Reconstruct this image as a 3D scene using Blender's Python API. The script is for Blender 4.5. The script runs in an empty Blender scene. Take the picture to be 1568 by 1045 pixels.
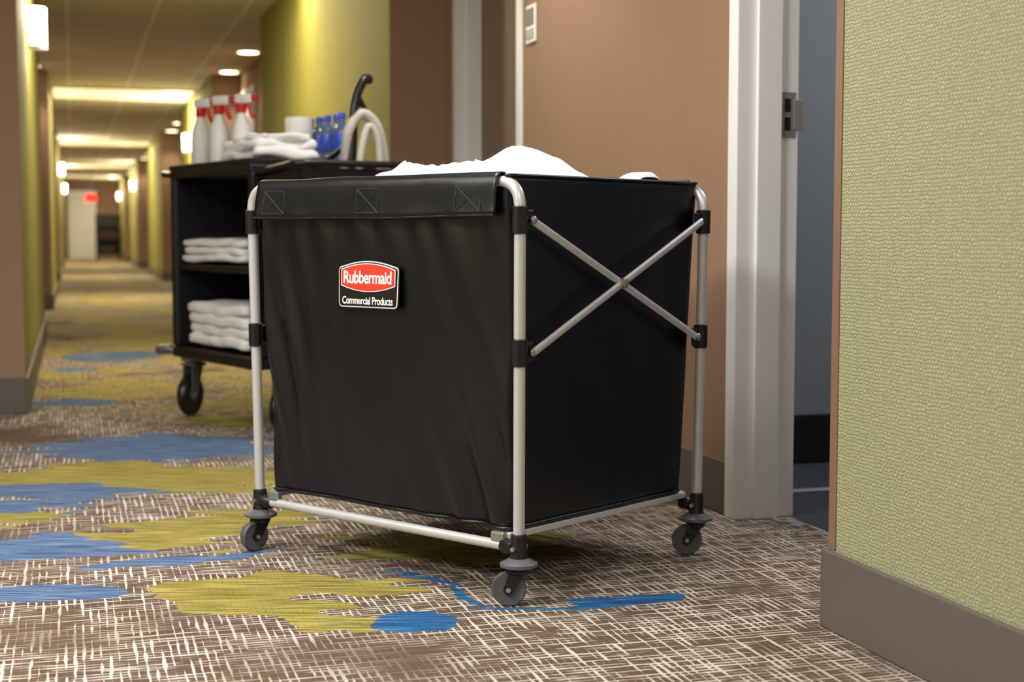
import bpy, bmesh, math, random
from mathutils import Vector, Matrix, noise
random.seed(4)
scn = bpy.context.scene
try:
    scn.view_settings.view_transform = 'Standard'
    scn.view_settings.look = 'None'
except Exception: pass

# ------------------------------------------------------------------ helpers
def lin(c):
    return tuple(((v/255)/12.92 if v/255 <= .04045 else ((v/255+.055)/1.055)**2.4) for v in c)

class NT:
    def __init__(s, m):
        m.use_nodes = True
        s.nt = m.node_tree; s.n = s.nt.nodes; s.l = s.nt.links
        s.bsdf = s.n.get('Principled BSDF')
    def node(s, t, **k):
        n = s.n.new(t)
        for a, b in k.items(): setattr(n, a, b)
        return n
    def put(s, inp, v):
        if isinstance(v, bpy.types.NodeSocket): s.l.new(v, inp)
        else: inp.default_value = v
    def math(s, op, a, b=0.0, clamp=False):
        n = s.node('ShaderNodeMath', operation=op, use_clamp=clamp)
        s.put(n.inputs[0], a); s.put(n.inputs[1], b); return n.outputs[0]
    def mix(s, f, a, b):
        n = s.node('ShaderNodeMix', data_type='RGBA')
        s.put(n.inputs[0], f)
        s.put(n.inputs[6], a if isinstance(a, bpy.types.NodeSocket) else (*a, 1))
        s.put(n.inputs[7], b if isinstance(b, bpy.types.NodeSocket) else (*b, 1))
        return n.outputs[2]
    def mapping(s, vec, loc=(0,0,0), rot=(0,0,0), scale=(1,1,1), vt='POINT'):
        n = s.node('ShaderNodeMapping', vector_type=vt)
        s.put(n.inputs[0], vec); n.inputs[1].default_value = loc
        n.inputs[2].default_value = rot; n.inputs[3].default_value = scale
        return n.outputs[0]
    def noise(s, vec, scale=5, detail=2, rough=.5):
        n = s.node('ShaderNodeTexNoise')
        s.put(n.inputs['Vector'], vec); n.inputs['Scale'].default_value = scale
        n.inputs['Detail'].default_value = detail; n.inputs['Roughness'].default_value = rough
        return n
    def smooth(s, v, a, b):
        n = s.node('ShaderNodeMapRange', interpolation_type='SMOOTHSTEP')
        s.put(n.inputs[0], v); n.inputs[1].default_value = a; n.inputs[2].default_value = b
        return n.outputs[0]
    def bump(s, h, strength=.3, dist=.002):
        n = s.node('ShaderNodeBump')
        n.inputs['Strength'].default_value = strength; n.inputs['Distance'].default_value = dist
        s.put(n.inputs['Height'], h); s.l.new(n.outputs[0], s.bsdf.inputs['Normal'])

def M(name, rgb, rough=.5, metal=0., var=.06, vscale=12, bump=0., bscale=60, emit=None, es=0., spec=None, coords='Object', trans=0., sheen=0.):
    m = bpy.data.materials.new(name); t = NT(m); b = t.bsdf
    c = lin(rgb)
    tc = t.node('ShaderNodeTexCoord').outputs[coords]
    nz = t.noise(tc, vscale, 3)
    t.put(b.inputs['Base Color'], t.mix(nz.outputs['Fac'], tuple(max(0, v*(1-var)) for v in c), tuple(min(1, v*(1+var)) for v in c)))
    b.inputs['Roughness'].default_value = rough; b.inputs['Metallic'].default_value = metal
    if spec is not None: b.inputs['Specular IOR Level'].default_value = spec
    if trans: b.inputs['Transmission Weight'].default_value = trans
    if sheen: b.inputs['Sheen Weight'].default_value = sheen
    if bump:
        n2 = t.noise(tc, bscale, 4); t.bump(n2.outputs['Fac'], bump, .003)
    if emit:
        b.inputs['Emission Color'].default_value = (*lin(emit), 1); b.inputs['Emission Strength'].default_value = es
    return m

def link(o, parent=None):
    scn.collection.objects.link(o)
    if parent: o.parent = parent
    return o
def empty(name, loc=(0,0,0), rz=0.):
    e = bpy.data.objects.new(name, None); e.location = loc; e.rotation_euler = (0,0,rz)
    e.empty_display_size = .1
    return link(e)
def mobj(name, verts, faces, mat, parent=None, smooth=False, mats=None, fmat=None):
    me = bpy.data.meshes.new(name); me.from_pydata([tuple(v) for v in verts], [], faces)
    for mm in (mats or [mat]): me.materials.append(mm)
    if fmat:
        for p, i in zip(me.polygons, fmat): p.material_index = i
    if smooth:
        for p in me.polygons: p.use_smooth = True
    me.update()
    return link(bpy.data.objects.new(name, me), parent)
def boxgeo(b):
    x0,x1,y0,y1,z0,z1 = b
    v = [(x0,y0,z0),(x1,y0,z0),(x1,y1,z0),(x0,y1,z0),(x0,y0,z1),(x1,y0,z1),(x1,y1,z1),(x0,y1,z1)]
    f = [(0,3,2,1),(4,5,6,7),(0,1,5,4),(1,2,6,5),(2,3,7,6),(3,0,4,7)]  # -z +z -y +x +y -x
    return v, f
def boxes(name, lst, mat=None, parent=None, bevel=0., mats=None, xm=None):
    V=[];F=[];FM=[]
    for b in lst:
        v,f = boxgeo(b); o=len(V); V+=v; F+=[tuple(i+o for i in q) for q in f]
        if xm: FM += [xm[0],xm[0],xm[1],xm[2],xm[1],xm[2]]
    ob = mobj(name,V,F,mat,parent,mats=mats,fmat=FM if xm else None)
    if bevel:
        m=ob.modifiers.new('bevel','BEVEL'); m.width=bevel; m.segments=2; m.limit_method='ANGLE'
    return ob
def lathe(name, prof, mat, parent=None, n=28, loc=(0,0,0), rot=None, mats=None, fm=None):
    V=[];F=[];FM=[]
    for r,z in prof:
        for i in range(n):
            a=2*math.pi*i/n; V.append(Vector((r*math.cos(a), r*math.sin(a), z)))
    for j in range(len(prof)-1):
        for i in range(n):
            F.append((j*n+i, j*n+(i+1)%n, (j+1)*n+(i+1)%n, (j+1)*n+i)); FM.append(fm[j] if fm else 0)
    F.append(tuple(range(n))[::-1]); FM.append(fm[0] if fm else 0)
    F.append(tuple((len(prof)-1)*n+i for i in range(n))); FM.append(fm[-1] if fm else 0)
    if rot: V=[rot@v for v in V]
    V=[v+Vector(loc) for v in V]
    ob=mobj(name,V,F,mat,parent,True,mats=mats,fmat=FM)
    m=ob.modifiers.new('es','EDGE_SPLIT'); m.split_angle=math.radians(38)
    return ob
def sweep(name, pts, r, mat, parent=None, n=14, sx=1., close=False):
    pts=[Vector(p) for p in pts]; V=[];F=[]
    up=None; N=len(pts)
    for i,p in enumerate(pts):
        t=(pts[min(i+1,N-1)]-pts[max(i-1,0)]).normalized()
        if up is None:
            up = Vector((0,0,1)) if abs(t.z)<.9 else Vector((1,0,0))
        up=(up-t*up.dot(t)).normalized(); s=t.cross(up)
        rr = r[i] if isinstance(r,(list,tuple)) else r
        for k in range(n):
            a=2*math.pi*k/n; V.append(p+up*rr*math.cos(a)+s*rr*sx*math.sin(a))
    for i in range(N-1):
        for k in range(n):
            F.append((i*n+k,i*n+(k+1)%n,(i+1)*n+(k+1)%n,(i+1)*n+k))
    F.append(tuple(range(n))[::-1]); F.append(tuple((N-1)*n+k for k in range(n)))
    ob=mobj(name,V,F,mat,parent,True)
    m=ob.modifiers.new('es','EDGE_SPLIT'); m.split_angle=math.radians(50)
    return ob
def round_path(pts, rad, k=8):
    pts=[Vector(p) for p in pts]; out=[pts[0]]
    for i in range(1,len(pts)-1):
        a,b,c=pts[i-1],pts[i],pts[i+1]
        d1=(a-b).normalized(); d2=(c-b).normalized()
        p1=b+d1*rad; p2=b+d2*rad
        for j in range(k+1):
            t=j/k; out.append(p1*(1-t)**2+b*2*t*(1-t)+p2*t*t)
    out.append(pts[-1]); return out
def catmull(pts,k=8):
    pts=[Vector(p) for p in pts]; P=[2*pts[0]-pts[1]]+pts+[2*pts[-1]-pts[-2]]; out=[]
    for i in range(1,len(P)-2):
        for j in range(k):
            t=j/k; a,b,c,d=P[i-1:i+3]
            out.append(.5*((2*b)+(c-a)*t+(2*a-5*b+4*c-d)*t*t+(3*b-a-3*c+d)*t**3))
    out.append(pts[-1]); return out
def softbox_geo(w,d,h,r,cuts=9,amp=0.,fr=9.,seed=0.,off=(0,0,0),rz=0.):
    bm=bmesh.new(); bmesh.ops.create_cube(bm,size=2)
    bmesh.ops.subdivide_edges(bm,edges=bm.edges,cuts=cuts,use_grid_fill=True)
    H=Vector((w/2,d/2,h/2)); V=[]
    R=Matrix.Rotation(rz,3,'Z')
    for v in bm.verts:
        p=Vector((v.co.x*H.x,v.co.y*H.y,v.co.z*H.z))
        q=Vector([max(-(H[i]-r),min(H[i]-r,p[i])) for i in range(3)])
        dd=p-q
        if dd.length>1e-6: p=q+dd.normalized()*r
        if amp:
            s=Vector((seed,seed*2,0))
            p+=Vector((noise.noise(p*fr+s),noise.noise(p*fr+s+Vector((9,0,0))),noise.noise(p*fr+s+Vector((0,9,0)))*.9))*amp
        V.append(R@p+Vector(off))
    bm.verts.index_update()
    F=[tuple(x.index for x in f.verts) for f in bm.faces]; bm.free()
    return V,F
def cloth_stack(name, layers, mat, parent=None, loc=None, rz=0.):
    V=[];F=[]
    for L in layers:
        v,f=softbox_geo(**L); o=len(V); V+=v; F+=[tuple(i+o for i in q) for q in f]
    ob=mobj(name,V,F,mat,parent,True)
    if loc: ob.location=loc; ob.rotation_euler=(0,0,rz)
    return ob

# ------------------------------------------------------------------ materials
m_brown = M('brown_wallcovering',(152,120,96),.7,var=.04,bump=.15,bscale=300)
m_base  = M('baseboard_vinyl',(100,91,85),.5,var=.04)
m_frame = M('door_frame_paint',(240,240,239),.4,var=.02)
m_door  = M('door_laminate',(138,112,96),.5,var=.08,vscale=4)
m_white = M('white_linen',(240,240,239),.85,var=.02,bump=.15,bscale=220,sheen=.2)
m_blk   = M('black_coated_nylon',(12,12,15),.33,var=.15,vscale=6,bump=.16,bscale=9,spec=.44)
m_blkp  = M('black_plastic',(18,18,19),.35,var=.1)
m_blkhc = M('black_cart_plastic',(12,12,13),.5,var=.1,bump=.1,bscale=200)
m_alu   = M('satin_aluminium',(214,214,213),.36,.45,var=.03,vscale=40)
m_steel = M('zinc_steel',(176,176,175),.3,.85,var=.05)
m_grey  = M('grey_bumper_rubber',(92,92,95),.45,var=.06)
m_tyre  = M('grey_tyre',(84,84,86),.45,var=.06)
m_ceilfx= M('fixture_white',(235,230,220),.5,var=.01)
m_red   = M('label_red',(222,60,42),.4,var=.02)
m_lwhite= M('label_white',(240,240,238),.45,var=.01)
m_lblack= M('label_black',(12,12,12),.4,var=.02)
m_stitch= M('grey_stitching',(46,46,49),.6,var=.05)
m_bluep = M('clear_bottle_plastic',(140,165,205),.15,var=.1,trans=.7)
m_capb  = M('blue_cap',(36,84,200),.35)
m_hose  = M('grey_hose',(190,187,180),.45,var=.05)
m_redp  = M('red_trigger_plastic',(206,40,35),.35)
m_dlin  = M('dark_bag_fabric',(48,34,28),.7)
m_shade = M('sconce_glass',(255,240,205),.4,emit=(255,238,198),es=7.)
m_disc  = M('downlight_lens',(255,240,205),.4,emit=(255,238,200),es=10.)
m_panel = M('ceiling_glow_band',(255,240,205),.4,emit=(255,238,192),es=.8)  # glow standing in for bands of lit ceiling
m_panelw= M('added_fill_glow_white',(255,250,240),.4,emit=(255,250,244),es=2.)  # glow of the added foreground key and fill panels
m_exit  = M('exit_sign_red',(220,20,10),.4,emit=(255,20,8),es=3.)
m_roomw = M('bedroom_paint',(144,150,154),.7,var=.03)
m_dark  = M('dark_vinyl_base',(24,24,27),.5)

def woven(name, c1, c2, sc, bstr):
    m=bpy.data.materials.new(name); t=NT(m)
    tc=t.node('ShaderNodeTexCoord').outputs['Object']
    sx=t.node('ShaderNodeSeparateXYZ'); t.l.new(tc,sx.inputs[0])
    u=sx.outputs[1]; v=sx.outputs[2]
    nz=t.noise(tc,45,2)
    vv=t.math('ADD',v,t.math('MULTIPLY',t.math('SUBTRACT',nz.outputs['Fac'],.5),.009))
    row=t.math('MULTIPLY',vv,sc)
    par=t.math('GREATER_THAN',t.math('FRACT',t.math('MULTIPLY',row,.5)),.5)
    sgn=t.math('SUBTRACT',t.math('MULTIPLY',par,2.),1.)
    uu=t.math('ADD',t.math('MULTIPLY',t.math('ADD',u,t.math('MULTIPLY',nz.outputs['Fac'],.012)),sc*.75),t.math('MULTIPLY',sgn,t.math('MULTIPLY',t.math('FRACT',row),.7)))
    a=t.math('ABSOLUTE',t.math('SUBTRACT',t.math('FRACT',uu),.5))
    b=t.math('ABSOLUTE',t.math('SUBTRACT',t.math('FRACT',row),.5))
    h=t.math('MULTIPLY',t.smooth(a,.5,.18),t.smooth(b,.52,.25))
    n3=t.noise(tc,260,2)
    h2=t.math('MULTIPLY',h,t.smooth(n3.outputs['Fac'],.2,.6))
    big=t.noise(tc,2,3); 
    col=t.mix(h2,c2,c1)
    col2=t.mix(t.math('MULTIPLY',t.smooth(big.outputs['Fac'],.35,.7),.10),col,c2)
    t.l.new(col2,t.bsdf.inputs['Base Color']); t.bsdf.inputs['Roughness'].default_value=.75
    t.bump(h2,bstr,.0013)
    return m
m_sage = woven('sage_woven_wallcovering', lin((192,190,152)), lin((138,137,99)), 145, .9)
m_olive= woven('olive_wallcovering', lin((150,145,64)), lin((130,125,50)), 110, .3)

# ceiling tiles
def ceiling_mat():
    m=bpy.data.materials.new('ceiling_tile'); t=NT(m)
    tc=t.node('ShaderNodeTexCoord').outputs['Object']
    br=t.node('ShaderNodeTexBrick'); br.offset=0.; br.squash=1.
    t.l.new(tc,br.inputs['Vector'])
    br.inputs['Color1'].default_value=(*lin((228,218,202)),1); br.inputs['Color2'].default_value=(*lin((222,212,196)),1)
    br.inputs['Mortar'].default_value=(*lin((250,246,236)),1); br.inputs['Scale'].default_value=1.
    br.inputs['Mortar Size'].default_value=.016; br.inputs['Mortar Smooth'].default_value=.1
    br.inputs['Brick Width'].default_value=.61; br.inputs['Row Height'].default_value=.61
    t.l.new(br.outputs['Color'],t.bsdf.inputs['Base Color']); t.bsdf.inputs['Roughness'].default_value=.9
    nz=t.noise(tc,140,3); h=t.math('ADD',t.math('MULTIPLY',br.outputs['Fac'],2.),nz.outputs['Fac'])
    t.bump(h,.5,.004); return m

# carpet
TH=math.radians(16.63)
def carpet_mat():
    m=bpy.data.materials.new('patterned_carpet'); t=NT(m)
    tc=t.node('ShaderNodeTexCoord').outputs['Object']
    # motif frame : carpet motif laid 16.6 deg off the corridor axis
    pf=t.mapping(tc,rot=(0,0,TH))
    w1=t.noise(tc,7.5,1.5,.45)
    off=t.node('ShaderNodeVectorMath',operation='SUBTRACT'); t.l.new(w1.outputs['Color'],off.inputs[0]); off.inputs[1].default_value=(.5,.5,.5)
    def warp(k):
        sc=t.node('ShaderNodeVectorMath',operation='SCALE'); t.l.new(off.outputs[0],sc.inputs[0]); sc.inputs[3].default_value=k
        a=t.node('ShaderNodeVectorMath',operation='ADD'); t.l.new(pf,a.inputs[0]); t.l.new(sc.outputs[0],a.inputs[1]); return a.outputs[0]
    def flat(s):
        f=t.node('ShaderNodeVectorMath',operation='MULTIPLY'); t.l.new(s,f.inputs[0]); f.inputs[1].default_value=(1,1,0); return f.outputs[0]
    # long finger-like lobes
    fg=t.noise(t.mapping(pf,scale=(1.4,13,1)),1.,0,.5)
    cmb=t.node('ShaderNodeCombineXYZ'); t.l.new(t.math('MULTIPLY',t.math('SUBTRACT',fg.outputs['Fac'],.5),.50),cmb.inputs[0])
    ad=t.node('ShaderNodeVectorMath',operation='ADD'); t.l.new(warp(.26),ad.inputs[0]); t.l.new(cmb.outputs[0],ad.inputs[1])
    P=flat(ad.outputs[0]); P2=flat(warp(.10))
    def ell(lst, P, start=None):
        cur=start
        for (cx,cy,rx,ry,an) in lst:
            mp=t.mapping(P,loc=(cx,cy,0),rot=(0,0,math.radians(an)),scale=(rx,ry,1),vt='TEXTURE')
            ln=t.node('ShaderNodeVectorMath',operation='LENGTH'); t.l.new(mp,ln.inputs[0])
            v=t.math('MULTIPLY',t.math('SUBTRACT',ln.outputs['Value'],1.),min(rx,ry))
            cur=v if cur is None else t.math('MINIMUM',cur,v)
        return cur
    yel=[(-1.25,4.50,.40,.30,8),(-.88,4.45,.26,.25,-10),(-.88,3.62,.22,.18,10),(-.56,3.06,.22,.16,15),(-.34,3.08,.18,.07,5),
         (-.44,2.85,.14,.10,-25),(-.21,3.46,.20,.15,0),(.03,3.56,.15,.10,10),(-.70,3.83,.17,.12,0),
         (-1.38,3.82,.18,.09,0),(.9,5.2,.3,.3,10),(-.9,5.9,.45,.22,0)]
    blu=[(-1.25,5.13,.42,.33,0),(-1.40,4.27,.26,.13,0),(-1.36,4.02,.24,.12,5),(-1.11,3.47,.20,.15,10),
         (1.9,7.0,.4,.3,0)]
    blu2=[(-.97,3.02,.17,.07,5),(-.80,3.32,.20,.038,20),(-.62,3.42,.10,.02,25),(-.19,2.80,.085,.075,10),
          (-.245,3.22,.05,.014,-25),(-.17,3.13,.09,.016,-45),(-.10,2.99,.10,.013,-58),(.03,2.885,.13,.010,-8),(.16,2.90,.06,.012,15),(.25,2.96,.13,.045,18),
          (-1.95,6.5,.2,.14,0),(-2.45,9.0,.3,.4,0)]
    dy=ell(yel,P); db=ell(blu2,P2,ell(blu,P))
    sp=t.node('ShaderNodeSeparateXYZ'); t.l.new(pf,sp.inputs[0])
    far=t.smooth(sp.outputs[1],5.6,7.0)
    fn=t.noise(tc,1.3,3,.6); fn2=t.noise(t.mapping(tc,loc=(7,3,0)),1.1,2,.5)
    fy=t.math('MULTIPLY',t.smooth(fn.outputs['Fac'],.48,.52),far)
    fb=t.math('MULTIPLY',t.smooth(fn2.outputs['Fac'],.66,.68),far)
    my=t.math('MAXIMUM',t.smooth(dy,.003,-.003),fy); mb=t.math('MAXIMUM',t.smooth(db,.002,-.002),fb)
    # woven hatch
    wob=t.noise(tc,5,2); 
    ws=t.node('ShaderNodeVectorMath',operation='MULTIPLY_ADD'); t.l.new(wob.outputs['Color'],ws.inputs[0]); ws.inputs[1].default_value=(.005,.005,0); t.l.new(tc,ws.inputs[2])
    sw=t.node('ShaderNodeSeparateXYZ'); t.l.new(ws.outputs[0],sw.inputs[0])
    def hatch(ax,pitch,sx,sy,thr,wd):
        st=t.math('ABSOLUTE',t.math('SUBTRACT',t.math('FRACT',t.math('DIVIDE',sw.outputs[ax],pitch)),.5))
        brk=t.noise(t.mapping(tc,scale=(sx,sy,1)),1.,2,.6)
        wid=t.smooth(brk.outputs['Fac'],thr-.10,thr+.22)
        return t.smooth(t.math('SUBTRACT',st,t.math('MULTIPLY',wid,wd)),.03,-.04)
    h1=hatch(0,.0150,66,8,.50,.31); h2=hatch(1,.0150,8,66,.50,.31); h3=hatch(1,.0085,5,118,.60,.34)
    hh=t.math('MAXIMUM',t.math('MAXIMUM',h1,h2),h3)
    dens=t.noise(tc,1.5,3,.6)
    yarn=t.noise(tc,420,2)
    hv=t.math('MULTIPLY',hh,t.smooth(dens.outputs['Fac'],.30,.52))
    tone=t.noise(tc,3,3)
    brown=t.mix(yarn.outputs['Fac'],lin((74,58,48)),lin((116,94,77)))
    brown=t.mix(t.smooth(tone.outputs['Fac'],.4,.65),brown,lin((92,73,59)))
    cream=t.mix(yarn.outputs['Fac'],lin((180,168,154)),lin((228,219,206)))
    base=t.mix(hv,brown,cream)
    stri=t.noise(t.mapping(pf,scale=(6,150,1)),1.,2,.6)
    sm=t.smooth(stri.outputs['Fac'],.42,.62)
    ycol=t.mix(sm,lin((124,112,50)),lin((178,163,90)))
    bcol=t.mix(sm,lin((66,86,120)),lin((112,138,172)))
    bsat=t.smooth(sp.outputs[0],-.35,-.2)
    bcol=t.mix(bsat,bcol,t.mix(sm,lin((26,74,120)),lin((58,116,164))))
    c=t.mix(my,base,ycol); c=t.mix(mb,c,bcol)
    thr=t.math('MULTIPLY',h3,.25); c=t.mix(t.math('MULTIPLY',thr,t.math('MAXIMUM',my,mb)),c,cream)
    thr2=t.math('MULTIPLY',t.math('MULTIPLY',h1,far),.5); c=t.mix(t.math('MULTIPLY',thr2,my),c,cream)
    t.l.new(c,t.bsdf.inputs['Base Color']); t.bsdf.inputs['Roughness'].default_value=.95
    t.bsdf.inputs['Specular IOR Level'].default_value=.1
    t.bump(t.math('ADD',t.math('MULTIPLY',hv,1.),yarn.outputs['Fac']),.55,.003)
    return m
m_carpet=carpet_mat(); m_ceil=ceiling_mat()
m_rcarp=M('bedroom_carpet',(62,66,74),.95,var=.4,vscale=250)

# ------------------------------------------------------------------ shell
CH=2.35; XR=1.372; XA=1.66; XB=1.81; YE=46.
MX=lambda x: 1.172-x
secs=[(6.5,11.1),(15.2,19.8),(23.9,28.5),(32.6,37.2),(41.3,YE)]
alcs=[(2.474,6.5),(11.1,15.2),(19.8,23.9),(28.5,32.6),(37.2,41.3)]
def bx(x0,x1,y0,y1,z0,z1,left=False):
    if left: x0,x1=MX(x1),MX(x0)
    return (x0,x1,y0,y1,z0,z1)
boxes('floor',[(-2.7,XB,-3.1,YE+.1,-.06,0)],m_carpet)
boxes('ceiling',[(-2.7,4.6,-3.1,YE+.1,CH,CH+.06)],m_ceil)
doorsR=[(2.546,3.496),(5.46,6.41)]
def alc_doors(a): return [(a[0]+.25,a[0]+1.2),(a[1]-1.2,a[1]-.25)]
segR=[]; brR=[]; base_R=[]; base_L=[]; segL=[]; brL=[]
DH=2.1
def alcove(a,doors,br,base,left):
    y=a[0]; o=0.
    for d in doors:
        br.append(bx(XA,XB,y,d[0],0,CH,left)); br.append(bx(XA,XB,d[0],d[1],DH,CH,left))
        if d[0]-.05-y-o>.02: base.append(bx(XA-.011,XA,y+o,d[0]-.05,0,.145,left))
        y=d[1]; o=.05
    br.append(bx(XA,XB,y,a[1],0,CH,left))
    if a[1]-y-.05>.02: base.append(bx(XA-.011,XA,y+.05,a[1],0,.145,left))
for s in [( -3.0,2.474)]+secs:
    segR.append(bx(XR,XB,s[0],s[1],0,CH))
    base_R.append(bx(XR-.014,XR,s[0]-.014,s[1]+.014,0,.15))
    base_R.append(bx(XR,XA,s[0]-.014,s[0],0,.15)); base_R.append(bx(XR,XA-.012,s[1],s[1]+.014,0,.15))
for a,i in zip(alcs,range(9)): alcove(a,doorsR if i==0 else alc_doors(a),brR,base_R,False)
for i,s in enumerate(secs):
    s=(6.45,s[1]) if i==0 else s
    segL.append(bx(XR,XB,s[0],s[1],0,CH,True))
    base_L.append(bx(XR-.014,XR,s[0]-.014,s[1]+.014,0,.15,True))
    if i: base_L.append(bx(XR,XA,s[0]-.014,s[0],0,.15,True))
    base_L.append(bx(XR,XA,s[1],s[1]+.014,0,.15,True))
for a in alcs[1:]: alcove(a,alc_doors(a),brL,base_L,True)
near=segR[0]
boxes('wall_right_near',[near],mats=[m_sage,m_brown],xm=(1,1,0))
boxes('wall_right',segR[1:],mats=[m_olive,m_brown],xm=(1,1,0))
boxes('wall_right_alcove',brR,m_brown)
boxes('wall_left',segL,mats=[m_olive,m_brown],xm=(1,1,0))
boxes('wall_left_alcove',brL,m_brown)
boxes('wall_lobby_return',[(-2.6,MX(XB),6.45,6.6,0,CH)],m_brown)
boxes('wall_lobby',[(-2.7,-2.6,-3,6.6,0,CH)],m_sage)
boxes('wall_back',[(-2.7,XR,-3.1,-3,0,CH)],m_brown)
boxes('wall_end',[(MX(XB),XB,YE,YE+.1,0,CH)],m_brown)
boxes('baseboard_right',base_R,m_base,bevel=.003)
boxes('baseboard_left',base_L,m_base,bevel=.003)
boxes('baseboard_lobby',[(-2.6,MX(XR)-.0,6.436,6.45,0,.15),(-2.6,-2.586,-3,6.43,0,.15)],m_base,bevel=.003)
m_corner=M('corner_trim_brown',(134,106,86),.45)
boxes('trim_1',[(XR-.003,XR+.012,2.452,2.4775,.152,CH)],m_corner,bevel=.001)

# doors and frames
def door(name,y0,y1,left=False,leaf=True,leaf_open=False):
    e=empty(name)
    f=[bx(XA-.012,XA,y0-.05,y0,0,DH+.05,left),bx(XA-.012,XA,y1,y1+.05,0,DH+.05,left),bx(XA-.012,XA,y0,y1,DH,DH+.05,left)]
    for (a,b) in ((y0-.0,y0+.006),(y1-.006,y1)):
        f.append(bx(XA-.012,XB+.012,a,b,0,DH,left))
    f.append(bx(XA-.012,XB+.012,y0+.006,y1-.006,DH-.006,DH,left))
    f.append(bx(1.700,1.768,y0+.006,y0+.020,0,DH-.006,left)); f.append(bx(1.700,1.768,y1-.020,y1-.006,0,DH-.006,left))
    f.append(bx(1.700,1.768,y0+.02,y1-.02,DH-.02,DH-.006,left))
    boxes('frame',f,m_frame,e,bevel=.002)
    if leaf:
        boxes('leaf',[bx(1.770,1.808,y0+.008,y1-.008,.01,DH-.008,left)],m_door,e,bevel=.002)
        x=1.770 if not left else MX(1.770); sg=-1 if not left else 1
        yy=y0+.08
        sweep('lever',[(x,yy,1.02),(x+sg*.05,yy,1.02),(x+sg*.055,yy+.02,1.02),(x+sg*.055,yy+.12,1.02)],.009,m_steel,e)
        boxes('escutcheon',[(min(x,x+sg*.01),max(x,x+sg*.01),yy-.03,yy+.03,.92,1.16)],m_steel,e,bevel=.003)
    return e
d1=door('door_1',*doorsR[0],leaf=False)
boxes('leaf',[(1.815,2.74,2.556,2.596,.01,DH-.01)],m_door,d1,bevel=.002)
ys=3.496-.006
m_strk=M('strike_steel',(160,158,154),.4,.5)
boxes('strike_plate',[(1.774,1.812,ys-.003,ys+.001,1.00,1.118)],m_strk,d1,bevel=.001)
boxes('strike_recess',[(1.781,1.797,ys-.0042,ys-.003,1.018,1.052),(1.781,1.797,ys-.0042,ys-.003,1.066,1.100)],m_lblack,d1)
boxes('strike_lip',[(1.806,1.832,ys-.007,ys-.0032,1.020,1.098)],m_strk,d1,bevel=.0015)
door('door_2',*doorsR[1])
k=3
for a in alcs[1:]:
    for d in alc_doors(a):
        door('door_%d'%k,*d); k+=1
        door('door_%d'%k,*d,left=True); k+=1
e=empty('door_%d'%k)
boxes('leaf',[(-.1,.72,YE-.04,YE-.001,.01,2.05)],m_frame,e,bevel=.004)
boxes('frame',[(-.15,-.1,YE-.05,YE,0,2.1),(.72,.77,YE-.05,YE,0,2.1),(-.15,.77,YE-.05,YE,2.05,2.1)],m_base,e)

# room number plate
e=empty('room_number_sign')
boxes('plate',[(XA-.008,XA-.0005,5.237,5.350,1.46,1.60)],m_frame,e,bevel=.003)
boxes('insert',[(XA-.011,XA-.0085,5.250,5.337,1.525,1.588)],m_base,e,bevel=.001)
boxes('number_strip',[(XA-.011,XA-.0085,5.250,5.337,1.475,1.512)],M('plate_grey',(150,145,138),.4),e,bevel=.001)

# bedroom beyond the open door
boxes('wall_bedroom',[(XB,4.5,4.3,4.4,0,CH),(4.5,4.6,.3,4.4,0,CH),(XB,4.5,.3,.4,0,CH)],m_roomw)
boxes('floor_bedroom',[(XB,4.5,.4,4.3,-.06,0.0)],m_rcarp)
boxes('baseboard_bedroom',[(XB,4.5,4.285,4.3,0,.16)],m_dark,bevel=.002)
boxes('trim_2',[(XB+.0,3.2,3.80,3.835,0.0,.006)],m_alu,bevel=.002)

# ------------------------------------------------------------------ lights
def area(name,loc,sx,sy,power,col,parent=None,rot=(0,0,0)):
    L=bpy.data.lights.new(name,'AREA'); L.shape='RECTANGLE'; L.size=sx; L.size_y=sy; L.energy=power; L.color=col
    o=bpy.data.objects.new(name,L); o.location=loc; o.rotation_euler=rot; return link(o,parent)
def spot(name,loc,power,col,parent=None,ang=110,blend=.6,rad=.05,rot=(0,0,0)):
    L=bpy.data.lights.new(name,'SPOT'); L.energy=power; L.color=col; L.spot_size=math.radians(ang); L.spot_blend=blend; L.shadow_soft_size=rad
    o=bpy.data.objects.new(name,L); o.location=loc; o.rotation_euler=rot; return link(o,parent)
def point(name,loc,power,col,parent=None,rad=.05):
    L=bpy.data.lights.new(name,'POINT'); L.energy=power; L.color=col; L.shadow_soft_size=rad
    o=bpy.data.objects.new(name,L); o.location=loc; return link(o,parent)
WARM=(1,.87,.66); NEU=(1,.985,.97)
def added_panel(x,y,w,l,power,col,mat):  # added glowing panel
    e=empty('added_light_panel')
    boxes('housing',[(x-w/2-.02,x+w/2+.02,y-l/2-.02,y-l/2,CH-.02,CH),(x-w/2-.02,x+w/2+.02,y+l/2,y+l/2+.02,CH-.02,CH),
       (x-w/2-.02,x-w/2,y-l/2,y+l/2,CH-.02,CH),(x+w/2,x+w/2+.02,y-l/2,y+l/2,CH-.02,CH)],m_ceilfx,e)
    boxes('glow_face',[(x-w/2,x+w/2,y-l/2,y+l/2,CH-.012,CH-.001)],mat,e)
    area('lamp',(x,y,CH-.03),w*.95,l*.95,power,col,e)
added_panel(-1.3,1.9,.8,.8,98,NEU,m_panelw)  # unseen key and fill panels added in place of softboxes
added_panel(-1.6,3.4,1.2,.6,30,NEU,m_panelw)
added_panel(.5,-.4,.6,1.2,36,NEU,m_panelw)
added_panel(.35,3.0,.6,.9,28,NEU,m_panelw)
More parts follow.
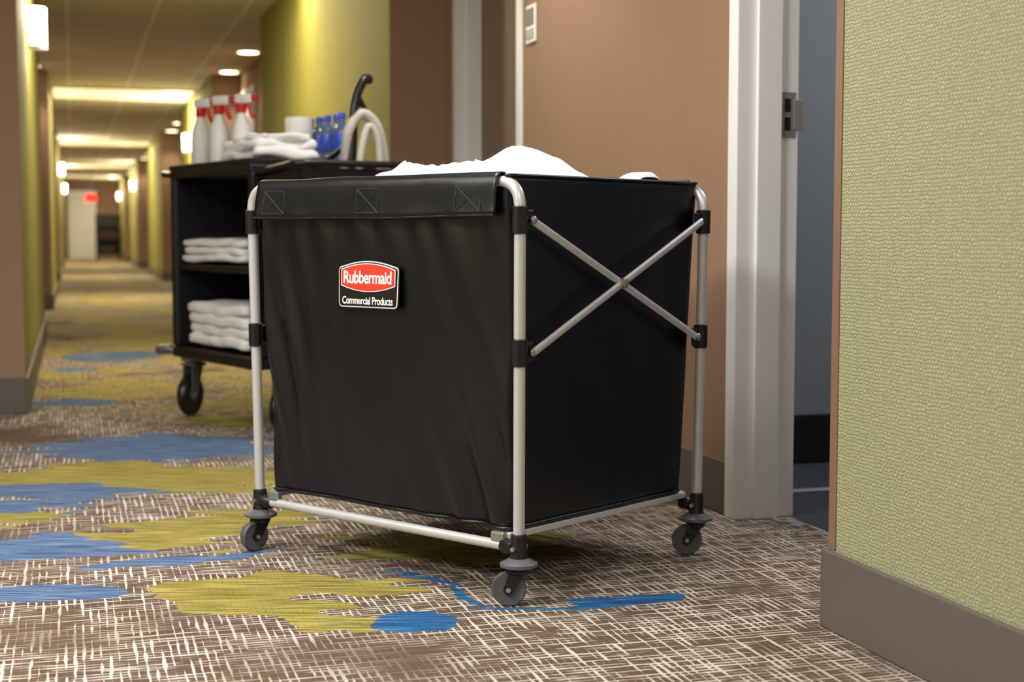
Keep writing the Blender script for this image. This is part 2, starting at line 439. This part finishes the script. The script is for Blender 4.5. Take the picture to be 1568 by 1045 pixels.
def downlight(x,y,power,col):
    e=empty('recessed_downlight',(x,y,CH))
    lathe('trim_ring',[(.085,-.001),(.115,-.001),(.118,-.006),(.11,-.012),(.09,-.010),(.085,-.001)],m_ceilfx,e)
    lathe('lens',[(.0,-.002),(.088,-.002),(.088,-.009),(0.001,-.009)],m_disc,e)
    spot('lamp',(0,0,-.02),power,col,e)
downlight(1.42,3.9,14,(1,.97,.93)); downlight(1.20,4.9,75,(1,.95,.88))
for a in alcs[1:]:
    for yy in (a[0]+2.1,a[0]+3.75):
        downlight(1.52,yy,34,WARM); downlight(MX(1.52),yy,34,WARM)
def sconce(x,y,sg):
    e=empty('wall_sconce',(x,y,1.82))
    boxes('backplate',[(min(0,sg*.012),max(0,sg*.012),-.045,.045,-.08,.08)],m_steel,e,bevel=.002)
    V=[];F=[];n=12
    for j,z in enumerate((-.10,-.095,.095,.10)):
        r=.060 if j in (1,2) else .056
        for i in range(n+1):
            a=math.pi*i/n-math.pi/2; V.append((sg*(.012+ r*1.4*math.cos(a)), r*math.sin(a), z))
    for j in range(3):
        for i in range(n): F.append((j*(n+1)+i,j*(n+1)+i+1,(j+1)*(n+1)+i+1,(j+1)*(n+1)+i))
    F.append(tuple(range(n+1))[::-1]); F.append(tuple(3*(n+1)+i for i in range(n+1)))
    mobj('shade',V,F,m_shade,e,True)
    boxes('band',[(min(0,sg*.10),max(0,sg*.10),-.062,.062,-.112,-.1005)],m_steel,e,bevel=.003)
    point('lamp_up',(sg*.22,0,.10),30,WARM,e,.06)
    point('lamp_down',(sg*.10,0,-.17),3,WARM,e,.04)
for y in (17.8,34.,44.): sconce(XR,y,-1)
for y in (8.1,25.8,36.8): sconce(-.2,y,1)
for y,p in ((8.8,44),(17.5,80),(27,80),(36,80),(42.5,60)):  # added corridor panels imitate ceiling bands washed by the sconces
    added_panel(.586,y,1.5,1.3 if y>9 else .5,p,WARM,m_panel)
area('bedroom_fill',(3.0,3.3,CH-.05),.6,.6,22,(.9,.95,1.0))  # unseen fill added to brighten the room beyond the open door
# exit sign
e=empty('exit_sign',(.50,40.5,0))
boxes('housing',[(-.14,.14,-.03,.03,1.60,1.78)],m_exit,e,bevel=.01)
sweep('hanger',[(0,0,1.78),(0,0,CH)],.012,m_steel,e)

# ------------------------------------------------------------------ laundry cart
L2=.405; W2=.3175; TUBZ=.855; R=.0117
cart=empty('folding_laundry_cart',(.9006,3.306,0),math.radians(-57.66))
for sgn,nm in ((-1,'front'),(1,'rear')):
    y=sgn*W2
    sweep('frame_tube_'+nm,round_path([(-L2,y,.10),(-L2,y,.4),(-L2,y,TUBZ),(L2,y,TUBZ),(L2,y,.4),(L2,y,.10)],.055,10),R,m_alu,cart,18)
    sweep('lower_rail_'+nm,[(-L2+.012,y,.118),(L2-.012,y,.118)],.0105,m_alu,cart,16)
def wheel(parent,c,ang,r,w,mt,mh,off,mfork=None):
    d=Vector((math.cos(ang),math.sin(ang),0)); ax=Vector((-d.y,d.x,0))
    cen=Vector((c[0],c[1],r))-d*off
    Rm=Matrix((d,Vector((0,0,1)),ax)).transposed()
    h=w/2; mfork=mfork or m_blkp
    lathe('tyre',[(r*.78,-h*.9),(r*.93,-h),(r,-h*.5),(r,h*.5),(r*.93,h),(r*.78,h*.9)],mt,parent,32,cen,Rm)
    lathe('hub',[(r*.12,-h*.95),(r*.30,-h*.95),(r*.34,-h*.6),(r*.74,-h*.55),(r*.79,-h*.8),(r*.79,h*.8),(r*.74,h*.55),(r*.34,h*.6),(r*.30,h*.95),(r*.12,h*.95)],mh,parent,32,cen,Rm)
    top=c[2]; V=[];F=[]
    for s in (-1,1):
        o=len(V)
        p0=Vector((c[0],c[1],0))
        outl=[p0+d*r*.5+Vector((0,0,top)),p0-d*r*.55+Vector((0,0,top)),cen-d*r*.28+Vector((0,0,-r*.15)),cen+Vector((0,0,-r*.32)),cen+d*r*.28+Vector((0,0,-r*.1))]
        for q in outl: V.append(q+ax*s*(h+.002))
        for q in outl: V.append(q+ax*s*(h+.0055))
        n=5
        F.append(tuple(o+i for i in range(n))); F.append(tuple(o+n+i for i in range(n))[::-1])
        for i in range(n): F.append((o+i,o+(i+1)%n,o+n+(i+1)%n,o+n+i))
    mobj('fork',V,F,mfork,parent)
    a=[p for p in (cen-ax*(h+.009),cen+ax*(h+.009))]
    sweep('axle',a,r*.14,m_steel,parent,12)
    lathe('fork_crown',[(r*.5,-.004),(r*.62,0),(r*.62,.006),(r*.4,.01)],mfork,parent,20,(c[0],c[1],top-.006))
posts={'A':(-L2,-W2),'B':(L2,-W2),'C':(L2,W2),'D':(-L2,W2)}
angs={'A':math.radians(85),'B':math.radians(38),'C':math.radians(36),'D':math.radians(60)}
for kk,(x,y) in posts.items():
    lathe('post_foot',[(.013,.088),(.0185,.090),(.0185,.100),(.0165,.104),(.0165,.140),(.0145,.146),(.0118,.147)],m_blkp,cart,22,(x,y,0))
    lathe('bumper_disc',[(.010,.076),(.030,.078),(.0385,.082),(.0385,.088),(.030,.092),(.020,.098),(.012,.099)],m_grey,cart,32,(x,y,0))
    wheel(cart,(x,y,.074),angs[kk],.0355,.021,m_tyre,m_blkp,.020)
    sx=-1 if x>0 else 1
    lathe('rail_joint',[(.0115,0),(.0155,.002),(.0155,.03),(.0125,.034)],m_blkp,cart,18,(x+sx*.010,y,.118),Matrix.Rotation(math.radians(90*sx),3,'Y'))
    sweep('rail_bolt',[(x,y-.022,.118),(x,y+.022,.118)],.005,m_steel,cart,10)
    sy=1 if y<0 else -1; ox=1 if x>0 else -1
    for zc in (.777,.513):
        lathe('brace_sleeve',[(.0118,-.028),(.0162,-.026),(.0162,.026),(.0118,.028)],m_blkp,cart,22,(x,y,zc))
        boxes('brace_lug',[(x+ox*.002-.004,x+ox*.002+.004,min(y,y+sy*.036),max(y,y+sy*.036),zc-.021,zc+.021)],m_blkp,cart,bevel=.003)
        lathe('lug_bolt',[(.003,-.002),(.0085,-.001),(.0085,.003),(.005,.0065),(.002,.007)],m_steel,cart,16,(x+ox*.011,y+sy*.027,zc),Matrix.Rotation(math.radians(90*ox),3,'Y'))
for ox in (-1,1):
    x=ox*L2
    for i,(za,zb) in enumerate(((.777,.513),(.513,.777))):
        xx=x+ox*(.009+.006*i-.002)
        a=Vector((xx,-W2+.027,za)); b=Vector((xx,W2-.027,zb)); dd=(b-a)
        sweep('cross_brace',[a+dd*t for t in (0,.04,.07,.46,.5,.54,.93,.96,1)],[.0085]*9,m_alu,cart,14,sx=.62)
    lathe('brace_pivot',[(.004,-.006),(.012,-.005),(.012,.004),(.006,.008),(.003,.0085)],m_steel,cart,18,(x+ox*.016,0,.645),Matrix.Rotation(math.radians(90*ox),3,'Y'))
    boxes('base_support',[(ox*.368-.010,ox*.368+.010,-W2+.004,W2-.004,.131,.144)],m_alu,cart,bevel=.002)
    for sy in (-1,1):
        boxes('support_bracket',[(ox*.352-.018,ox*.352+.018,sy*(W2)-.008,sy*(W2)+.008,.112,.146)],m_steel,cart,bevel=.004)
# bag
def bag():
    rows=54; zb,zt=.150,.866
    V=[];F=[]
    def per(hx,hy,rc,t):
        pts=[]
        def edge(p,q,n):
            for i in range(n): pts.append((p[0]+(q[0]-p[0])*i/n,p[1]+(q[1]-p[1])*i/n))
        def arc(cx,cy,a0,n=5):
            for i in range(n):
                a=a0+math.pi/2*i/n; pts.append((cx+rc*math.cos(a),cy+rc*math.sin(a)))
        edge((-hx+rc,-hy),(hx-rc,-hy),90); arc(hx-rc,-hy+rc,-math.pi/2)
        edge((hx,-hy+rc),(hx,hy-rc),50); arc(hx-rc,hy-rc,0)
        edge((hx-rc,hy),(-hx+rc,hy),56); arc(-hx+rc,hy-rc,math.pi/2)
        edge((-hx,hy-rc),(-hx,-hy+rc),44); arc(-hx+rc,-hy+rc,math.pi)
        return pts
    for j in range(rows+1):
        t=j/rows; z=zb+(zt-zb)*t
        hx=.372+.014*t; hy=.300+.0225*t
        pp=per(hx,hy,.014,t)
        for (x,y) in pp:
            p=Vector((x,y,z))
            n1=noise.noise(Vector((x*5.5,y*5.5,z*2.6)))*.9+noise.noise(Vector((x*14+z*5,y*14,z*5)))*.5
            if y<-hy+.02:
                lm=1-math.exp(-((x)/.15)**4-((z-.64)/.1)**4)
                lm=max(lm,.05)
                dcor=math.hypot((x-.3),(z-.22)*.7)
                n1+=1.4*math.exp(-(dcor/.16)**2)*math.sin((x+z*.35)*60)
                dcl=math.hypot((x+.34),(z-.42)*.6); n1+=1.0*math.exp(-(dcl/.15)**2)*math.sin((x*1.2+z*.25)*66)
                n1+=.8*math.exp(-((.80-z)/.09)**2)*noise.noise(Vector((x*22+z*6,1,z*3)))*2
                p.y+=n1*.0072*lm*min(1,(1-t)*6+.2)
            elif y>hy-.02: p.y+=n1*.005
            elif x>0:
                p.x+=n1*.0026*min(1,(1-t)*8+.3)-.004*math.sin(math.pi*min(1,max(0,(y+hy)/(2*hy))))*math.sin(math.pi*t)
            else: p.x+=n1*.003
            if t<.12: p.z+=noise.noise(Vector((x*7,y*7,3)))*.004
            V.append(p)
    n=len(pp)
    for j in range(rows):
        for i in range(n):
            F.append((j*n+i,j*n+(i+1)%n,(j+1)*n+(i+1)%n,(j+1)*n+i))
    F.append(tuple(range(n))[::-1])
    ob=mobj('fabric_bag',V,F,m_blk,cart,True)
    m=ob.modifiers.new('solid','SOLIDIFY'); m.thickness=.003; m.offset=-1
    return V[:n],V[-n:]
bot,top=bag()
sweep('bottom_hem',bot+[bot[0]],.0042,m_blk,cart,8)
sweep('top_hem',[v for v in top if v.x>.37]  ,.0035,m_blk,cart,8)
sweep('top_hem',[v for v in top if v.x<-.37 and v.y>-.31] ,.0035,m_blk,cart,8)
# flap folded over the top tube (front and rear)
def flapw(x,j,sg):
    t=max(0,(j-6)/5); ex=abs(x)/.362
    w=noise.noise(Vector((x*9,j*.12,sg*3+1)))*.009*t+noise.noise(Vector((x*25+j*.5,j*.3,sg)))*.0034*t
    return w+.002*t+(.010*t*max(0,ex-.8)*3)
prof=[(.300,.800),(.3015,.845),(.3045,.861),(.3110,.8705),(.3185,.8725),(.3265,.8705),(.3325,.862),(.3355,.848),(.3365,.83),(.337,.812),(.338,.795),(.3385,.785)]
for sg,nm in ((-1,'front'),(1,'rear')):
    V=[];F=[];nx=64
    for i in range(nx+1):
        x=-.362+.724*i/nx
        for j,(yy,zz) in enumerate(prof):
            t=max(0,(j-6)/5)
            droop=-.010*math.cos(x*9)*t*.4
            V.append((x,sg*(yy+flapw(x,j,sg)),zz+droop*.4+noise.noise(Vector((x*6,4,2)))*.003))
    m_=len(prof)
    for i in range(nx):
        for j in range(m_-1): F.append((i*m_+j,i*m_+j+1,(i+1)*m_+j+1,(i+1)*m_+j))
    ob=mobj('fold_over_flap_'+nm,V,F,m_blk,cart,True)
    m=ob.modifiers.new('solid','SOLIDIFY'); m.thickness=.003; m.offset=0
    sweep('flap_hem_'+nm,[V[i*m_+m_-1] for i in range(nx+1)],.0026,m_blk,cart,8)
    if sg<0:
        def fy(x,z):
            j=6+5*min(1,max(0,(.862-z)/.077)); j0=int(j); j1=min(11,j0+1); f=j-j0
            return -((prof[j0][0]+flapw(x,j0,-1))*(1-f)+(prof[j1][0]+flapw(x,j1,-1))*f)-.0017
        def st(p,q):
            pts=[]
            for i in range(13):
                u=i/12; x=p[0]+(q[0]-p[0])*u; z=p[1]+(q[1]-p[1])*u
                pts.append((x,fy(x,z),z))
            sweep('stitching',pts,.0008,m_stitch,cart,6)
        for cx in (-.300,.0,.290):
            a=.034; z0,z1=.795,.846
            c=[(cx-a,z0),(cx+a,z0),(cx+a,z1),(cx-a,z1)]
            for i in range(4): st(c[i],c[(i+1)%4])
            st(c[0],c[2]); st(c[1],c[3])
# linens in the bag
def linens():
    V=[];F=[];nx,ny=150,120
    def g(x,y,cx,cy,a,b,p=2): return math.exp(-abs((x-cx)/a)**p-abs((y-cy)/b)**p)
    for i in range(nx+1):
        for j in range(ny+1):
            x=-.362+.724*i/nx; y=-.292+.584*j/ny
            h=.79
            h+=max(.116*g(x,y,-.10,.05,.25,.19,5),.118*g(x,y,-.275,.03,.06,.13,3.5),.143*g(x+.15*(y-.08),y,.075,.085,.175,.17,2.8),.098*g(x,y,.335,.17,.055,.09,3),.05*g(x,y,.2,-.1,.15,.15))
            p=Vector((x,y,0))
            wv=Vector((noise.noise(p*5),noise.noise(p*5+Vector((5,5,5))),0))*.08
            q=p+wv
            rid=1-abs(noise.noise(Vector((q.x*7+q.y*3,q.y*4-q.x*2,1))))*2.6
            rid2=1-abs(noise.noise(Vector((q.x*15,q.y*13,4))))*2.6
            e=max(0,min(1,min(.362-abs(x),.292-abs(y))/.05))
            h+=(.022*max(0,rid)+.006*max(0,rid2)+.012*noise.noise(q*6)-.010)*e
            V.append((x,y,h))
    for i in range(nx):
        for j in range(ny): F.append((i*(ny+1)+j,(i+1)*(ny+1)+j,(i+1)*(ny+1)+j+1,i*(ny+1)+j+1))
    mobj('soiled_linens',V,F,m_white,cart,True)
linens()
# the frame splays out very slightly towards the top
for o in list(cart.children):
    if o.type=='MESH':
        for v in o.data.vertices:
            k_=1+.022*max(-.1,(v.co.z-.1)/.75); v.co.x*=k_; v.co.y*=k_
# label
lab=empty('logo_label'); lab.parent=cart
lab.location=(-.014,-.3325,.6405); lab.rotation_euler=(math.radians(-2.2),0,0)
def outline(w,h,arch,rc,n=14):
    pts=[]
    hw=w/2; hb=h/2
    for cx,cz,a0 in ((hw-rc,-hb+rc,-90),):
        for i in range(7): a=math.radians(a0+90*i/6); pts.append((cx+rc*math.cos(a),cz+rc*math.sin(a)))
    zt=hb-arch
    for i in range(7):
        a=math.radians(0+75*i/6); pts.append((hw-rc+rc*math.cos(a)+ .002,zt-rc+rc*math.sin(a)))
    for i in range(1,n):
        u=1-2*i/n; pts.append(((hw-rc)*u, zt+arch*(1-u*u)))
    for i in range(7):
        a=math.radians(105+75*i/6); pts.append((-hw+rc+rc*math.cos(a)-.002,zt-rc+rc*math.sin(a)))
    for i in range(7):
        a=math.radians(180+90*i/6); pts.append((-hw+rc+rc*math.cos(a),-hb+rc+rc*math.sin(a)))
    return pts
def flatp(name,pts,y,mat,parent,th=.0006):
    V=[(x,y,z) for x,z in pts]+[(x,y+th,z) for x,z in pts]; n=len(pts)
    F=[tuple(range(n)),tuple(range(n,2*n))[::-1]]+[(i,n+i,n+(i+1)%n,(i+1)%n) for i in range(n)]
    return mobj(name,V,F,mat,parent)
flatp('backing',outline(.188,.106,.012,.012),.0010,m_lblack,lab,.004)
flatp('border',outline(.183,.101,.012,.010),.0002,m_lwhite,lab)
flatp('field',outline(.178,.096,.012,.008),-.0006,m_lblack,lab)
def lens(w,h,hs,n=24):
    pts=[]
    for i in range(n+1): u=-1+2*i/n; pts.append((w/2*u,-hs/2-(h-hs)/2*(1-u*u)))
    for i in range(n+1): u=1-2*i/n; pts.append((w/2*u, hs/2+(h-hs)/2*(1-u*u)))
    return [(x,z+.0145) for x,z in pts]
flatp('red_field_edge',lens(.170,.062,.036),-.0012,m_lwhite,lab)
flatp('red_field',lens(.166,.058,.032),-.0018,m_red,lab)
def text(body,width,cz,parent,y,off,hs=1.):
    cu=bpy.data.curves.new('txt','FONT'); cu.body=body; cu.size=1; cu.align_x='CENTER'; cu.align_y='CENTER'; cu.offset=off; cu.space_character=.94
    o=bpy.data.objects.new('txt',cu); scn.collection.objects.link(o)
    bpy.context.view_layer.update()
    dg=bpy.context.evaluated_depsgraph_get()
    me=bpy.data.meshes.new_from_object(o.evaluated_get(dg)); bpy.data.objects.remove(o)
    xs=[v.co.x for v in me.vertices]; ysx=[v.co.y for v in me.vertices]
    s=width/(max(xs)-min(xs)); cx=(max(xs)+min(xs))/2; cy=(max(ysx)+min(ysx))/2
    for v in me.vertices:
        v.co=Vector(((v.co.x-cx)*s, y, (v.co.y-cy)*s*hs+cz))
    me.materials.clear(); me.materials.append(m_lwhite)
    link(bpy.data.objects.new('lettering',me),parent)
text('Rubbermaid',.150,.0150,lab,-.0026,.024,1.15)
text('Commercial Products',.158,-.0355,lab,-.0016,.020,1.2)

# ------------------------------------------------------------------ housekeeping cart
HC=(.768,5.955); hr=math.radians(-72.2)
hk=empty('housekeeping_cart',(HC[0],HC[1],0),hr)
HL=.385; HW=.26
boxes('bottom_deck',[(-HL-.015,HL+.02,-HW-.01,HW+.01,.240,.285)],m_blkhc,hk,bevel=.012)
boxes('middle_shelf',[(-HL+.01,HL-.01,-HW+.01,HW-.01,.600,.625)],m_blkhc,hk,bevel=.005)
boxes('end_panels',[(-HL-.005,-HL+.025,-HW,HW,.285,.98),(HL-.025,HL+.005,-HW,HW,.285,.98)],m_blkhc,hk,bevel=.008)
boxes('back_panel',[(-HL,HL,HW-.02,HW,.285,.98)],m_blkhc,hk,bevel=.004)
boxes('corner_posts',[(sx*(HL)-.018,sx*HL+.018,-HW-.006,-HW+.03,.285,.98) for sx in (-1,1)],m_blkhc,hk,bevel=.008)
boxes('top_deck',[(-HL-.015,HL+.015,-HW-.01,HW+.01,.975,1.010)],m_blkhc,hk,bevel=.008)
boxes('top_rim',[(-HL-.015,HL+.015,-HW-.01,-HW,1.008,1.03),(-HL-.015,HL+.015,HW,HW+.01,1.008,1.03),(-HL-.015,-HL-.005,-HW,HW,1.008,1.03),(HL+.005,HL+.015,-HW,HW,1.008,1.03)],m_blkhc,hk,bevel=.003)
sweep('far_handle',round_path([(-HL,-HW+.01,.99),(-HL-.13,-HW+.0,1.0),(-HL-.15,HW,1.0),(-HL,HW-.01,.99)],.04),.014,m_blkp,hk)
sweep('near_handle',round_path([(HL,-HW+.02,.975),(HL+.34,-HW+.02,1.0),(HL+.36,HW-.02,1.0),(HL,HW-.02,.975)],.05),.013,m_blkp,hk)
sweep('prop_arm',catmull([(HL+.02,-.02,1.0),(HL+.12,.02,1.04),(HL+.22,.06,1.11)],6),.010,m_blkp,hk)
sweep('bumper_bar',round_path([(-HL,-HW+.02,.255),(-HL-.12,-HW-.02,.262),(-HL-.12,HW,.262),(-HL,HW-.02,.255)],.04),.013,m_grey,hk)
for sy in (-1,1): lathe('bumper_wheel',[(.01,-.018),(.032,-.018),(.038,-.01),(.038,.01),(.032,.018),(.01,.018)],m_grey,hk,24,(-HL-.12,sy*(HW-.0),.262))
V,F=softbox_geo(.28,.44,.58,.03,9,.012,6,2,off=(HL+.185,0,.655))
mobj('hanging_bag',V,F,m_blk,hk,True)
boxes('caddy_rim',[(HL+.02,HL+.34,-HW+.03,-HW+.045,.945,.985),(HL+.02,HL+.34,HW-.045,HW-.03,.945,.985),(HL+.325,HL+.34,-HW+.03,HW-.03,.945,.985)],m_blkhc,hk,bevel=.003)
for (x,y,a) in ((-HL+.07,-HW+.05,128),(HL-.035,-HW+.15,128),(HL-.035,HW-.08,128),(-HL+.09,HW-.05,125)):
    wheel(hk,(x,y,.215),math.radians(a),.086,.034,m_blkp,m_grey,.03,m_grey)
    boxes('caster_plate',[(x-.04,x+.04,y-.04,y+.04,.222,.241)],m_steel,hk,bevel=.003)
hx=HL+.24
sweep('vacuum_hose',catmull([(hx-.06,.02,.80),(hx-.02,.015,1.0),(hx,.02,1.12),(hx+.01,.07,1.19),(hx+.02,.13,1.14),(hx+.02,.16,1.0),(hx+.02,.165,.85)],10),.019,m_hose,hk)
sweep('vacuum_hose_return',catmull([(hx+.05,.03,.80),(hx+.05,.04,1.02),(hx+.04,.08,1.14),(hx+.05,.115,1.09),(hx+.06,.12,.9)],10),.014,m_hose,hk)
sweep('wand_handle',catmull([(hx,.03,1.0),(hx,.04,1.16),(hx-.005,.055,1.25),(hx-.01,.09,1.315),(hx-.02,.12,1.32)],8),.018,m_blkp,hk)
sweep('wand_grip',catmull([(hx,.12,1.14),(hx,.09,1.20),(hx,.06,1.25)],6),.012,m_blkp,hk)
hm=Matrix.Translation((HC[0],HC[1],0))@Matrix.Rotation(hr,4,'Z')
def H(x,y,z): return hm@Vector((x,y,z))
cloth_stack('folded_towel_stack',[dict(w=.58,d=.38,h=.032,r=.014,cuts=14,amp=.011,fr=9,seed=i,off=(random.uniform(-.012,.012),0,.022+i*.030)) for i in range(3)],m_white,None,H(-.055,-.045,.630),hr)
cloth_stack('folded_towel_stack',[dict(w=.58+random.uniform(-.03,.02),d=.40,h=.05,r=.022,cuts=14,amp=.013,fr=9,seed=i+5,off=(random.uniform(-.012,.012),random.uniform(-.01,.01),.032+i*.042)) for i in range(4)],m_white,None,H(.0,-.045,.293),hr)
cloth_stack('crumpled_towels',[dict(w=.34,d=.26,h=.045,r=.02,cuts=14,amp=.024,fr=10,seed=i+9,off=(-.012*i,random.uniform(-.01,.01),.036+i*.034)) for i in range(2)]+[dict(w=.24,d=.22,h=.035,r=.016,cuts=14,amp=.026,fr=11,seed=15,off=(.04,0,.098))],m_white,None,H(.20,-.10,1.014),hr)
e=empty('paper_roll_stack',H(.035,.11,1.011))
for i in range(2):
    lathe('roll',[(.020,.002+i*.103),(.052,.002+i*.103),(.055,.006+i*.103),(.055,.098+i*.103),(.052,.102+i*.103),(.020,.102+i*.103)],m_white,e,28)
def spray(x,y,rz):
    e=empty('spray_bottle',H(x,y,1.011),rz); e.scale=(1.12,1.12,1.22)
    lathe('bottle',[(.030,0),(.036,.006),(.037,.05),(.036,.11),(.030,.14),(.020,.165),(.0145,.180),(.0145,.19)],m_lwhite,e,24)
    lathe('collar',[(.0165,.180),(.0180,.183),(.0180,.208),(.014,.211)],m_redp,e,20)
    V,F=softbox_geo(.075,.026,.032,.009,4,0,1,0,off=(.012,0,.226)); mobj('head',V,F,m_lwhite,e,True)
    V,F=softbox_geo(.02,.022,.022,.004,3,0,1,0,off=(.058,0,.228)); mobj('nozzle',V,F,m_redp,e,True)
    sweep('trigger',catmull([(.028,0,.215),(.036,0,.190),(.050,0,.165)],4),.008,m_redp,e,8)
for (x,y) in ((-.345,-.15),(-.18,-.14),(-.05,-.10)): spray(x,y,hr+math.radians(30))
def bottle(x,y):
    e=empty('water_bottle',H(x,y,1.011)); e.scale=(1.05,1.05,1.08)
    lathe('body',[(.026,0),(.031,.006),(.031,.05),(.029,.055),(.031,.06),(.031,.12),(.024,.145),(.013,.165),(.013,.172)],m_bluep,e,22)
    lathe('cap',[(.0145,.172),(.015,.174),(.015,.192),(.013,.195)],m_capb,e,16)
    lathe('label',[(.0312,.065),(.0318,.067),(.0318,.118),(.0312,.120)],m_capb,e,22)
for (x,y) in ((-.16,.20),(-.06,.21),(.04,.20),(.13,.19),(.21,.19),(.29,.17)): bottle(x,y)

# distant service cart near corridor end
dc=empty('linen_trolley',(.98,43.2,0))
boxes('shelves',[(-.33,.33,-.25,.25,z,z+.03) for z in (.15,.55,.95)],m_blkhc,dc,bevel=.004)
boxes('uprights',[(sx*.32-.015,sx*.32+.015,sy*.24-.015,sy*.24+.015,.08,1.3) for sx in (-1,1) for sy in (-1,1)],m_blkhc,dc)
boxes('back',[(-.33,.33,.235,.25,.15,1.3)],m_blkhc,dc)
boxes('bagged_linen',[(-.28,.28,-.2,.2,.58,.90),(-.25,.2,-.2,.2,.18,.44)],m_dlin,dc,bevel=.03)
for sx in (-1,1):
    for sy in (-1,1): lathe('wheel',[(.01,-.015),(.04,-.015),(.04,.015),(.01,.015)],m_blkp,dc,16,(sx*.3,sy*.22,.04),Matrix.Rotation(math.pi/2,3,'X'))

# ------------------------------------------------------------------ world, camera
w=bpy.data.worlds.new('world'); scn.world=w; w.use_nodes=True
w.node_tree.nodes['Background'].inputs[0].default_value=(.9,.85,.75,1); w.node_tree.nodes['Background'].inputs[1].default_value=.05
cd=bpy.data.cameras.new('camera'); cam=bpy.data.objects.new('camera',cd); link(cam)
cd.sensor_width=36; cd.lens=2250/1568*36
cam.location=(0,0,.75); cam.rotation_euler=(math.radians(90-4.18),0,-TH)
cd.clip_start=.02; cd.clip_end=200
cd.dof.use_dof=True; cd.dof.focus_distance=3.02; cd.dof.aperture_fstop=3.5
scn.camera=cam
